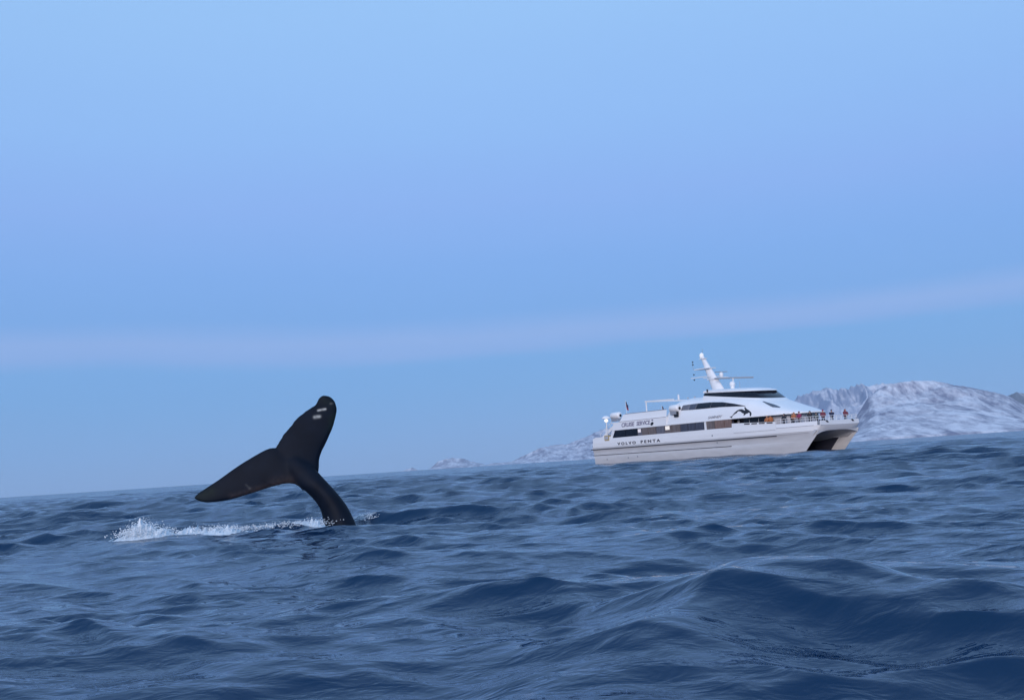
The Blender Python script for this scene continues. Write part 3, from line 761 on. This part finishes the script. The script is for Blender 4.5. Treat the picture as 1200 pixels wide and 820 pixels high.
# aft upper deck: side panels that carry the lettering, deck, inset bulwark with grey rail
m = MB()
m.loft([[(x, -5.0, 4.985), (x + o, -4.94, 6.2), (x + o, 4.94, 6.2), (x, 5.0, 4.985)] for x, o in ((-36.4, 0.9), (-24.2, 0))])
m.build('upper_deck_side', WHITE, ship)
for s in (-1, 1):
    m = MB(); m.loft([[(x, s * 4.86, 6.19), (x + o, s * 4.66, 7.25), (x + o, s * 4.58, 7.25), (x, s * 4.78, 6.19)] for x, o in ((-34.9, 0.8), (-24.3, 0))]); m.build('upper_bulwark', WHITE, ship)
    MB().tube([(-33.7, s * 4.62, 7.30), (-24.4, s * 4.62, 7.30)], 0.06, 6).build('bulwark_rail', GREY, ship)
    MB().box(-35.0, -24.2, min(s * 4.93, s * 4.99), max(s * 4.93, s * 4.99), 6.20, 6.26).build('deck_edge_trim', LIGHTG, ship)
    MB().tube([(-29.4, s * 4.0, 6.2), (-29.4, s * 4.0, 8.80)], 0.11, 8).build('gantry_post', WHITE, ship)
    m = MB(); m.loft([[(x, s * 3.88, z - .11), (x, s * 3.88, z + .11), (x, s * 4.12, z + .11), (x, s * 4.12, z - .11)] for x, z in ((-29.55, 8.82), (-23.4, 8.62))]); m.build('gantry_beam', WHITE, ship)
MB().box(-29.5, -29.28, -4, 4, 8.72, 8.93).build('gantry_crossbeam', WHITE, ship)
# curved upper cabin window on each side
def on_shell(pts_up, pts_lo, nx, name, mat, sgn, off=0.035, nz=4):
    xa = pts_up[0][0]; xb = pts_up[-1][0]; m = MB(); rings = []
    for x in np.linspace(xa, xb, nx):
        zu = float(np.interp(x, [p[0] for p in pts_up], [p[1] for p in pts_up])); zl = float(np.interp(x, [p[0] for p in pts_lo], [p[1] for p in pts_lo]))
        if zu - zl < 0.02: zu = zl + 0.02
        front = [(x, sgn * (shell_y(x, z) + off), z) for z in np.linspace(zl, zu, nz)]
        back = [(x, sgn * (shell_y(x, z) - 0.06), z) for z in np.linspace(zu, zl, nz)]
        rings.append(front + back)
    m.loft(rings); return m.build(name, mat, ship, True)
UP_T = [(-21.4, 7.63), (-18.5, 7.66), (-16, 7.62), (-13.5, 7.44), (-11.1, 7.02), (-9.1, 6.58)]
UP_B = [(-21.4, 6.92), (-19, 6.84), (-17.8, 6.82), (-13.6, 6.78), (-11, 6.66), (-9.1, 6.55)]
def cut(lst, a, b):
    f = lambda x: (x, float(np.interp(x, [p[0] for p in lst], [p[1] for p in lst])))
    return [f(a)] + [p for p in lst if a < p[0] < b] + [f(b)]
for s in (-1, 1):
    for a, b, mt in ((-21.4, -19.9, PM[0]), (-19.84, -18.5, PM[2]), (-18.44, -15.6, GLASS), (-15.55, -12.6, GLASS), (-12.55, -9.1, GLASS)):
        on_shell(cut(UP_T, a, b), cut(UP_B, a, b), 12, 'upper_window', mt, s)
    on_shell([(-7.3, 7.02), (-5.5, 6.44), (-4.3, 5.99)], [(-7.3, 6.98), (-5.2, 6.10), (-4.3, 5.93)], 8, 'skylight', PM[2], s, 0.03)
# wheelhouse
def wh_ring(level, n=11):
    xa, xf, w, z0, k = level
    pts = []
    for x in np.linspace(xa, xf - 3.4, 7): pts.append((x, w - 0.10 * max(0, (x + 12)) / 4))
    w1 = pts[-1][1]
    for a in np.linspace(0, math.pi / 2, n)[1:]: pts.append((xf - 3.4 + 3.4 * math.sin(a), w1 * (math.cos(a) ** 0.6 if a < 1.57 else 0)))
    P_ = [(x, -y, z0 + k * -(x + 9)) for x, y in pts]
    return P_ + [(x, -y, z) for x, y, z in P_[-2::-1]]
LV = [(-17.9, -6.4, 3.55, 7.0, 0.10), (-17.9, -7.3, 3.3, 7.62, 0.115), (-17.95, -8.75, 3.0, 8.52, 0.052), (-18.1, -8.55, 3.12, 8.55, 0.054), (-18.1, -8.75, 3.08, 8.72, 0.062), (-17.8, -9.6, 2.7, 8.90, 0.062), (-17.2, -11.0, 2.0, 9.05, 0.050)]
m = MB(); m.loft([wh_ring(LV[0]), wh_ring(LV[1])]); m.build('wheelhouse_base', WHITE, ship, True)
m = MB(); m.loft([wh_ring(l_) for l_ in LV[2:]]); m.build('wheelhouse_roof', WHITE, ship, True)
ra, rb = wh_ring(LV[1]), wh_ring(LV[2]); nR = len(ra)
m = MB(); shrink = lambda r: [(x - .05, y * .985, z) for x, y, z in r]; m.loft([shrink(ra), shrink(rb)]); m.build('wheelhouse_core', BLACK, ship)
brk = [0, 2, 4, 6, 9, 12, 14, 16, 18, 20, 23, 26, 28, 30, nR - 1]
brk = sorted(set(min(b, nR - 1) for b in brk))
for a, b in zip(brk, brk[1:]):
    m = MB(); rings = []
    for i in range(a, b + 1):
        rings.append([ra[i], rb[i], (rb[i][0] - .03, rb[i][1] * .99, rb[i][2]), (ra[i][0] - .03, ra[i][1] * .99, ra[i][2])])
    m.loft(rings); m.build('bridge_window', GLASS, ship, True)
# mast with platforms, scanners and aerials
m = MB(); rings = []
for t in np.linspace(0, 1, 6):
    x = -18.1 + (-21.0 + 18.1) * t; z = 9.3 + (14.6 - 9.3) * t; lx = 1.15 * (1 - t) + 0.30 * t; ly = 0.55 * (1 - t) + 0.22 * t
    rings.append([(x + lx * math.cos(a), ly * math.sin(a), z) for a in np.linspace(0, 2 * math.pi, 14, endpoint=False)])
m.loft(rings); mast = m.build('mast', WHITE, ship, True)
MB().box(-22.0, -19.2, -0.8, 0.8, 12.66, 12.78).build('mast_platform', WHITE, ship)
MB().box(-22.3, -18.6, -1.3, -1.1, 11.45, 11.55).build('signal_yard', WHITE, ship)
MB().box(-22.3, -18.6, 1.1, 1.3, 11.45, 11.55).build('signal_yard', WHITE, ship)
MB().box(-19.8, -16.6, -0.55, 0.55, 11.02, 11.18).build('radar_platform', WHITE, ship)
MB().box(-21.3, -20.3, -0.35, 0.35, 14.15, 14.25).build('mast_top_platform', WHITE, ship)
m = MB(); m.tube([(-17.2, -1.6, 11.0), (-15.4, 0.2, 10.9), (-13.4, 2.2, 10.75)], 0.11, 8); m.build('radar_scanner', GREY, ship)
MB().tube([(-15.4, 0.2, 9.3), (-15.4, 0.2, 10.9)], 0.10, 8).build('scanner_post', WHITE, ship)
m = MB(); m.dome((-17.4, 0, 11.55), 0.32, 0.38, full=True); m.build('radome', WHITE, ship, True)
m = MB(); m.tube([(-17.7, -0.9, 11.95), (-17.1, 0.9, 11.95)], 0.06, 6); m.build('upper_scanner', GREY, ship)
m = MB(); m.dome((-14.6, -0.8, 9.95), 0.42, 0.42, full=True); m.tube([(-14.6, -0.8, 9.2), (-14.6, -0.8, 9.8)], 0.3, 10); m.build('satellite_dome', WHITE, ship, True)
m = MB(); m.dome((-21.05, 0, 14.65), 0.34, 0.45, full=True); m.build('mast_head_dome', lamp_mat('lit_masthead', (1, .97, .92, 1), 0.2), ship, True)
MB().tube([(-20.9, 0, 15.0), (-20.8, 0, 15.6)], 0.03, 5).build('aerial', GREY, ship)
for x, z in ((-22.4, 13.8), (-22.4, 13.4), (-22.35, 11.95), (-22.35, 11.2)):
    MB().tube([(x, -0.6, z), (x, -0.6, z + 0.18)], 0.10, 6).build('signal_lamp', BLACK, ship)
MB().tube([(-22.4, -0.6, 12.7), (-22.4, -0.6, 14.0)], 0.025, 5).build('signal_staff', LIGHTG, ship)
MB().tube([(-23.9, -2.5, 8.6), (-23.9, -2.5, 9.35)], [0.16, 0.12], 8).build('roof_vent', WHITE, ship)
MB().tube([(-17.2, -3.15, 9.1), (-17.2, -3.15, 9.5)], 0.12, 6).build('side_lamp', BLACK, ship)
MB().tube([(-13.0, -1.0, 9.2), (-13.0, -1.0, 10.2)], 0.025, 5).build('aerial', LIGHTG, ship)
for x, y in ((-24, -3.4), (-21.2, -3.2), (-20, -3.0)):
    MB().dome((x, y, 8.55), 0.14, 0.22).build('roof_fitting', LIGHTG, ship, True)
# life raft canisters in cradles, aft and amidships
def raft(x, y, z, lx, r, ang=0.0):
    m = MB(); pts = [(x - lx, y, z), (x - lx + .12, y, z), (x - lx + .2, y, z), (x, y, z), (x + lx - .2, y, z), (x + lx - .12, y, z), (x + lx, y, z)]
    m.tube(pts, [r * .55, r * .9, r, r * 1.03, r, r * .9, r * .55], 16); c = m.build('life_raft_canister', WHITE, ship, True)
    m = MB(); m.tube([(x + lx - .03, y, z - .05), (x + lx + .05, y, z - .05)], r * .42, 12); m.build('end_cap', BLACK, c)
    m = MB(); m.box(x - lx * .7, x + lx * .7, y - r * .8, y + r * .8, z - r - .35, z - r + .1); m.build('cradle', GREY, c)
for s in (-1, 1):
    raft(-36.3, s * 4.3, 7.25, 1.05, 0.50)
    raft(-22.6, s * 4.55, 7.30, 0.95, 0.52)
    MB().box(-22.5, -21.7, min(s * 4.75, s * 4.95), max(s * 4.75, s * 4.95), 6.05, 6.78).build('raft_release_box', BLACK, ship)
# aft deck: screen, stairs, floodlight, locker, flag staffs
for s in (-1, 1):
    m = MB(); m.loft([[(-36.95, s * 4.9, 3.3), (-35.6, s * 4.85, 6.2), (-36.3, s * 4.85, 6.2), (-37.6, s * 4.9, 3.3)], [(-36.95, s * 4.78, 3.3), (-35.6, s * 4.73, 6.2), (-36.3, s * 4.73, 6.2), (-37.6, s * 4.78, 3.3)]]); m.build('aft_screen', WHITE, ship)
    st = None
    m = MB(); m.loft([[(-41.2, s * 3.9, 3.9), (-37.0, s * 3.9, 6.2), (-37.0, s * 3.9, 5.7), (-41.2, s * 3.9, 3.4)], [(-41.2, s * 3.8, 3.9), (-37.0, s * 3.8, 6.2), (-37.0, s * 3.8, 5.7), (-41.2, s * 3.8, 3.4)]])
    st = m.build('stair_stringer', WHITE, ship)
    for k in range(9):
        t = (k + .5) / 9; MB().box(-41.2 + 4.2 * t - .2, -41.2 + 4.2 * t + .2, min(s * 3.8, s * 2.9), max(s * 3.8, s * 2.9), 3.5 + 2.3 * t, 3.56 + 2.3 * t).build('tread', LIGHTG, st)
    MB().tube([(-41.2, s * 3.85, 4.6), (-37.0, s * 3.85, 6.95)], 0.04, 6).build('stair_rail', WHITE, ship)
    for t in (0.05, 0.35, 0.65, 0.95):
        MB().tube([(-41.2 + 4.2 * t, s * 3.85, 3.7 + 2.3 * t), (-41.2 + 4.2 * t, s * 3.85, 4.6 + 2.35 * t)], 0.03, 6).build('rail_post', WHITE, ship)
    MB().tube([(-38.9, s * 4.2, 3.3), (-38.9, s * 4.2, 6.45)], 0.09, 8).build('flood_post', WHITE, ship)
    m = MB(); m.dome((-38.9, s * 4.2, 6.65), 0.32, 0.26, full=True); m.build('floodlight', LAMP, ship, True)
    MB().dome((-38.9, s * 4.2, 6.95), 0.68, 0.45).build('flood_hood', WHITE, ship, True)
    m = MB(); m.box(-38.6, -37.5, min(s * 4.60, s * 5.06), max(s * 4.60, s * 5.06), 3.55, 4.35); lk = m.build('locker', TAN, ship)
    MB().box(-38.45, -37.65, min(s * 5.05, s * 5.09), max(s * 5.05, s * 5.09), 3.75, 4.2).build('locker_door', LIGHTG, lk)
MB().box(-37.2, -35.0, -4.6, 4.6, 6.02, 6.18).build('aft_roof', WHITE, ship)
def flag(x, y, z0, z1, cols, fx):
    p = MB().tube([(x, y, z0), (x - .15, y, z1)], 0.035, 6).build('flag_staff', WHITE, ship)
    for k, (c, a, b) in enumerate(cols):
        m = MB(); rings = []
        for t in np.linspace(0, 1, 8):
            xx = x - .1 + fx * t; yy = y + 0.12 * math.sin(t * 7); dz = -0.55 * t
            rings.append([(xx, yy, z1 + a + dz), (xx, yy, z1 + b + dz), (xx, yy + .02, z1 + b + dz), (xx, yy + .02, z1 + a + dz)])
        m.loft(rings); m.build('flag', c, p, True)
flag(-34.0, -4.0, 6.2, 9.3, [(RED, -0.95, -0.62), (BLUE, -0.62, -0.1)], 0.42)
flag(-25.4, -4.4, 6.2, 7.9, [(RED, -1.3, -0.75), (BLUE, -0.75, -0.05)], 0.55)
# scuppers and outlets on the hull side
for x, z in ((-33.5, 0.75), (-31.3, 0.85), (-15.0, 3.0), (-14.3, 2.0), (-38.6, 0.7)):
    y = outer_half(x, z); MB().tube([(x, -y - .03, z), (x, -y + .1, z)], 0.13, 8).build('hull_outlet', GREY, ship)

# lettering and the painted orca
def text_part(txt, x0, x1, z0, height, y, mat, name='lettering', shear=0.0, spacing=1.0, bold=0.0):
    cu = bpy.data.curves.new('txt', 'FONT'); cu.body = txt; cu.shear = shear; cu.space_character = spacing; cu.offset = bold; cu.extrude = 0.02
    o = bpy.data.objects.new('txt', cu); COL.objects.link(o)
    dg = bpy.context.evaluated_depsgraph_get(); dg.update()
    me = bpy.data.meshes.new_from_object(o.evaluated_get(dg)); bpy.data.objects.remove(o)
    me.materials.clear()
    co = np.array([v.co[:] for v in me.vertices]); mn = co.min(0); mx = co.max(0)
    for v in me.vertices:
        X = x0 + (v.co.x - mn[0]) / (mx[0] - mn[0]) * (x1 - x0); Z = z0 + (v.co.y - mn[1]) / (mx[1] - mn[1]) * height
        yy = y(X, Z) if callable(y) else y
        v.co = (X, -yy - v.co.z - 0.012, Z)
    bm = bmesh.new(); bm.from_mesh(me); bmesh.ops.recalc_face_normals(bm, faces=bm.faces); bm.to_mesh(me); bm.free()
    return link_mesh(name, me, mat, ship)
text_part('VOLVO', -35.55, -31.25, 2.72, 0.42, 5.02, NAVY, spacing=1.55, bold=0.03)
text_part('PENTA', -30.1, -25.75, 2.75, 0.42, 5.02, NAVY, spacing=1.55, bold=0.03)
sidey = lambda x, z: float(np.interp(z, [4.985, 6.2], [5.0, 4.94]))
text_part('CRUISE', -34.3, -31.3, 5.38, 0.62, sidey, LILAC, shear=0.15, bold=0.02)
text_part('SERVICE', -30.8, -27.7, 5.38, 0.62, sidey, LILAC, shear=0.15, bold=0.02)
text_part('SAMNØY', -15.7, -12.9, 5.32, 0.36, lambda x, z: shell_y(x, z) + 0.01, GREY, name='ship_name', shear=0.35, bold=0.01)
def decal(poly, yf, name, mat):
    bm = bmesh.new(); vv = [bm.verts.new((x, 0, z)) for x, z in poly]; es = [bm.edges.new((vv[i], vv[(i + 1) % len(vv)])) for i in range(len(vv))]
    bmesh.ops.triangle_fill(bm, edges=es, use_beauty=True)
    for _ in range(2): bmesh.ops.subdivide_edges(bm, edges=bm.edges[:], cuts=1, use_grid_fill=True)
    ex = bmesh.ops.extrude_face_region(bm, geom=bm.faces[:]); back = set(e for e in ex['geom'] if isinstance(e, bmesh.types.BMVert))
    for v in bm.verts: v.co.y = -(yf(v.co.x, v.co.z) + (0.022 if v in back else -0.05))
    bmesh.ops.recalc_face_normals(bm, faces=bm.faces)
    me = bpy.data.meshes.new(name); bm.to_mesh(me); bm.free(); return link_mesh(name, me, mat, ship)
def side_pt(px, py):        # photo pixel on the leaning superstructure side -> ship x, z
    H = Vector((math.cos(PHI), -math.sin(PHI), 0)); Pt = Vector((math.sin(PHI), math.cos(PHI), 0)); O = Vector((39.023, 142.231, 0))
    Yv = -4.6
    for _ in range(6):
        d = ray(px, py); t = (Yv - (EYE - O).dot(Pt)) / d.dot(Pt); q = EYE + d * t - O; x, z = q.dot(H), q.z; Yv = -shell_y(x, z)
    return x, z
orca_px = [(35, 578), (80, 560), (140, 545), (175, 500), (200, 470), (250, 400), (330, 330), (420, 255), (500, 225), (590, 208), (680, 235), (750, 275), (775, 262), (745, 185), (735, 135), (770, 105), (800, 150), (850, 205), (930, 250), (1000, 305), (1055, 365), (1072, 430), (1050, 510), (1015, 548), (985, 520), (990, 455), (985, 395), (955, 360), (925, 385), (890, 405), (830, 420), (770, 465), (705, 515), (700, 480), (715, 410), (660, 400), (610, 370), (560, 318), (470, 300), (410, 325), (395, 375), (300, 430), (220, 485), (180, 530), (165, 580), (140, 625), (105, 600)]
decal([side_pt(854 + a / 40.0, 474 + b / 40.0) for a, b in orca_px], shell_y, 'orca_emblem', BLACK)
c = side_pt(765.5, 496.3)
decal([(c[0] + 0.34 * math.cos(a) + .12 * math.sin(a), c[1] + 0.25 * math.sin(a)) for a in np.linspace(0, 2 * math.pi, 12, endpoint=False)], lambda x, z: sidey(x, z), 'round_emblem', BLACK)
decal([(c[0] + 0.1 + 0.2 * math.cos(a), c[1] + 0.52 + 0.12 * math.sin(a)) for a in np.linspace(0, 2 * math.pi, 10, endpoint=False)], lambda x, z: sidey(x, z), 'small_emblem', LILAC)

# ------------------------------------------------------------------ passengers on the fore deck
def skin_mesh(verts, edges, radii, root=0, sub=1):
    me = bpy.data.meshes.new('sk'); me.from_pydata(verts, edges, [])
    o = bpy.data.objects.new('sk', me); COL.objects.link(o)
    o.modifiers.new('k', 'SKIN'); sd = o.modifiers.new('s', 'SUBSURF'); sd.levels = sub; sd.render_levels = sub
    for i, r in enumerate(radii):
        sv = me.skin_vertices[0].data[i]; sv.radius = (r, r) if not isinstance(r, tuple) else r; sv.use_root = (i == root)
    dg = bpy.context.evaluated_depsgraph_get(); dg.update()
    out = bpy.data.meshes.new_from_object(o.evaluated_get(dg)); bpy.data.objects.remove(o)
    out.polygons.foreach_set('use_smooth', [True] * len(out.polygons))
    return out
def person_meshes(arm):
    # faces +x; joints: pelvis, waist, chest, neck, head, crown, then legs and arms
    V = [(0, 0, .96), (0, 0, 1.15), (0.01, 0, 1.36), (0.01, 0, 1.50), (0.03, 0, 1.62), (0.02, 0, 1.73)]
    Eg = [(0, 1), (1, 2), (2, 3), (3, 4), (4, 5)]; Rr = [.15, .14, .16, .06, .10, .06]
    for s in (-1, 1):
        b = len(V); V += [(0, s * .10, .88), (0.03, s * .12, .50), (-0.01, s * .12, .09), (0.14, s * .13, .04)]
        Eg += [(0, b), (b, b + 1), (b + 1, b + 2), (b + 2, b + 3)]; Rr += [.095, .065, .045, .035]
        b = len(V)
        ex, hx, hz = (.14, .34, 1.02) if arm == 0 else (.06, .26, 1.46) if arm == 1 else (-.03, .08, .86)
        ez = 1.16 if arm != 1 else 1.2
        V += [(0, s * .20, 1.42), (ex, s * .25, ez), (hx, s * .14, hz), (hx + .07, s * .11, hz + .02)]
        Eg += [(2, b), (b, b + 1), (b + 1, b + 2), (b + 2, b + 3)]; Rr += [.07, .05, .038, .03]
    body = skin_mesh(V, Eg, Rr)
    JV = [(0, 0, .86), (0, 0, 1.05), (0, 0, 1.22), (0.01, 0, 1.40), (0.01, 0, 1.49)]; JE = [(0, 1), (1, 2), (2, 3), (3, 4)]; JR = [.28, .26, .25, .24, .15]
    for s in (-1, 1):
        b = len(JV); JV += [(0, s * .22, 1.41), (ex, s * .26, ez), (hx * .9, s * .15, hz)]
        JE += [(3, b), (b, b + 1), (b + 1, b + 2)]; JR += [.125, .105, .075]
    jacket = skin_mesh(JV, JE, JR)
    return body, jacket
SETS = [person_meshes(k) for k in range(3)]
hood = MB(); rings = []
for zz, r in ((1.47, .13), (1.54, .135), (1.62, .135), (1.70, .125), (1.76, .09), (1.79, .02)):
    rings.append([(-.01 + r * (1.05 * math.cos(a) if math.cos(a) < .55 else .55), r * math.sin(a) * .95, zz) for a in np.linspace(0, 2 * math.pi, 14, endpoint=False)])
hood.loft(rings); hood_o = hood.build('hood', None); HOOD = hood_o.data; bpy.data.objects.remove(hood_o)
hat = MB(); rings = []
for zz, r in ((1.66, .118), (1.70, .122), (1.75, .108), (1.80, .07), (1.82, .02)):
    rings.append([(.02 + r * math.cos(a), r * math.sin(a), zz) for a in np.linspace(0, 2 * math.pi, 12, endpoint=False)])
hat.loft(rings); hat_o = hat.build('hat', None); HAT = hat_o.data; bpy.data.objects.remove(hat_o)
SKIN = mat_basic('skin', (0.45, 0.27, 0.20), 0.6, 0.05, 8)
TROUS = mat_basic('dark_trousers', (0.02, 0.02, 0.03), 0.8, 0.2, 8)
cloth_cache = {}
def cloth(c):
    if c not in cloth_cache: cloth_cache[c] = mat_basic('jacket_cloth', c, 0.8, 0.15, 10)
    return cloth_cache[c]
for b, j in SETS:
    b.materials.append(SKIN); b.materials.append(TROUS)
    for p in b.polygons: p.material_index = 1 if p.center.z < 0.93 else 0
    j.materials.append(SKIN)
for me in (HOOD, HAT): me.materials.clear(); me.materials.append(SKIN)
Hs = Vector((math.cos(PHI), -math.sin(PHI), 0)); Ps = Vector((math.sin(PHI), math.cos(PHI), 0)); Os = Vector((39.023, 142.231, 0))
def person(x, y, face, pose, jc, head, hc, h, label):
    loc = Os + Hs * x + Ps * y + Vector((0, 0, 3.285))
    p = empty('person', loc, -PHI + math.radians(face)); p.scale = (h / 1.78,) * 3
    tag(p, label, 'person', 'passengers on the fore deck')
    b, j = SETS[pose]
    def part(name, me, mt=None):
        o = bpy.data.objects.new(name, me); COL.objects.link(o); o.parent = p
        if mt: o.material_slots[0].link = 'OBJECT'; o.material_slots[0].material = mt
        return o
    part('body', b); part('jacket', j, cloth(jc))
    part(head, HOOD if head == 'hood' else HAT, cloth(hc))
ORG = (0.42, 0.15, 0.06); DK = (0.018, 0.018, 0.028); MAR = (0.16, 0.03, 0.05); MAG = (0.26, 0.03, 0.09); NV = (0.015, 0.025, 0.07); GRN = (0.03, 0.05, 0.05); PALE = (0.5, 0.5, 0.55)
DECK = [(-5.45, -4.25, -90, 0, ORG, 'hat', ORG, 1.74, 'passenger in orange jacket and hat standing beside the orca emblem end of the deck'),
        (-5.15, -3.95, -60, 2, ORG, 'hat', PALE, 1.80, 'passenger in orange jacket with pale hat, behind another orange jacket'),
        (-2.75, -4.0, -90, 0, DK, 'hood', DK, 1.78, 'passenger in black hooded coat alone between two orange jackets'),
        (-1.65, -3.7, -80, 2, DK, 'hood', DK, 1.72, 'passenger in black hood half hidden behind an orange hooded jacket'),
        (-1.15, -3.95, -90, 0, ORG, 'hood', ORG, 1.84, 'passenger in orange hooded jacket next to a magenta jacket'),
        (-0.2, -4.0, -95, 0, MAG, 'hat', MAR, 1.86, 'passenger in magenta red jacket at the deck rail'),
        (0.55, -2.9, -70, 1, DK, 'hood', DK, 1.86, 'passenger in black coat with raised arms beside the short grey green coat'),
        (0.95, -2.2, -60, 2, GRN, 'hat', DK, 1.62, 'short passenger in dark grey green coat beside a maroon jacket'),
        (1.35, -1.4, -45, 0, MAR, 'hat', MAG, 1.88, 'passenger in maroon jacket at rail between green coat and navy coat'),
        (1.70, -0.2, -30, 1, NV, 'hat', NV, 1.84, 'passenger in navy coat and hat standing at the front rail'),
        (1.75, 2.35, -20, 0, MAR, 'hood', MAR, 1.86, 'passenger in dark red hooded jacket alone at the far bow corner')]
for d in DECK: person(*d)

# ------------------------------------------------------------------ thin cold air over the sea
m = MB(); m.box(-9000, 13000, -1500, 14600, -12, 1100)
haze = m.build('haze', None); tag(haze, 'thin cold sea air over everything', 'haze', kind='stuff')
hm = bpy.data.materials.new('haze_air'); hm.use_nodes = True; hn = hm.node_tree
hn.nodes.remove(hn.nodes['Principled BSDF'])
pv = hn.nodes.new('ShaderNodeVolumePrincipled'); pv.inputs['Density'].default_value = 2.2e-5; pv.inputs['Color'].default_value = (0.80, 0.88, 1.0, 1)
hn.links.new(pv.outputs[0], hn.nodes['Material Output'].inputs['Volume'])
haze.data.materials.clear(); haze.data.materials.append(hm)
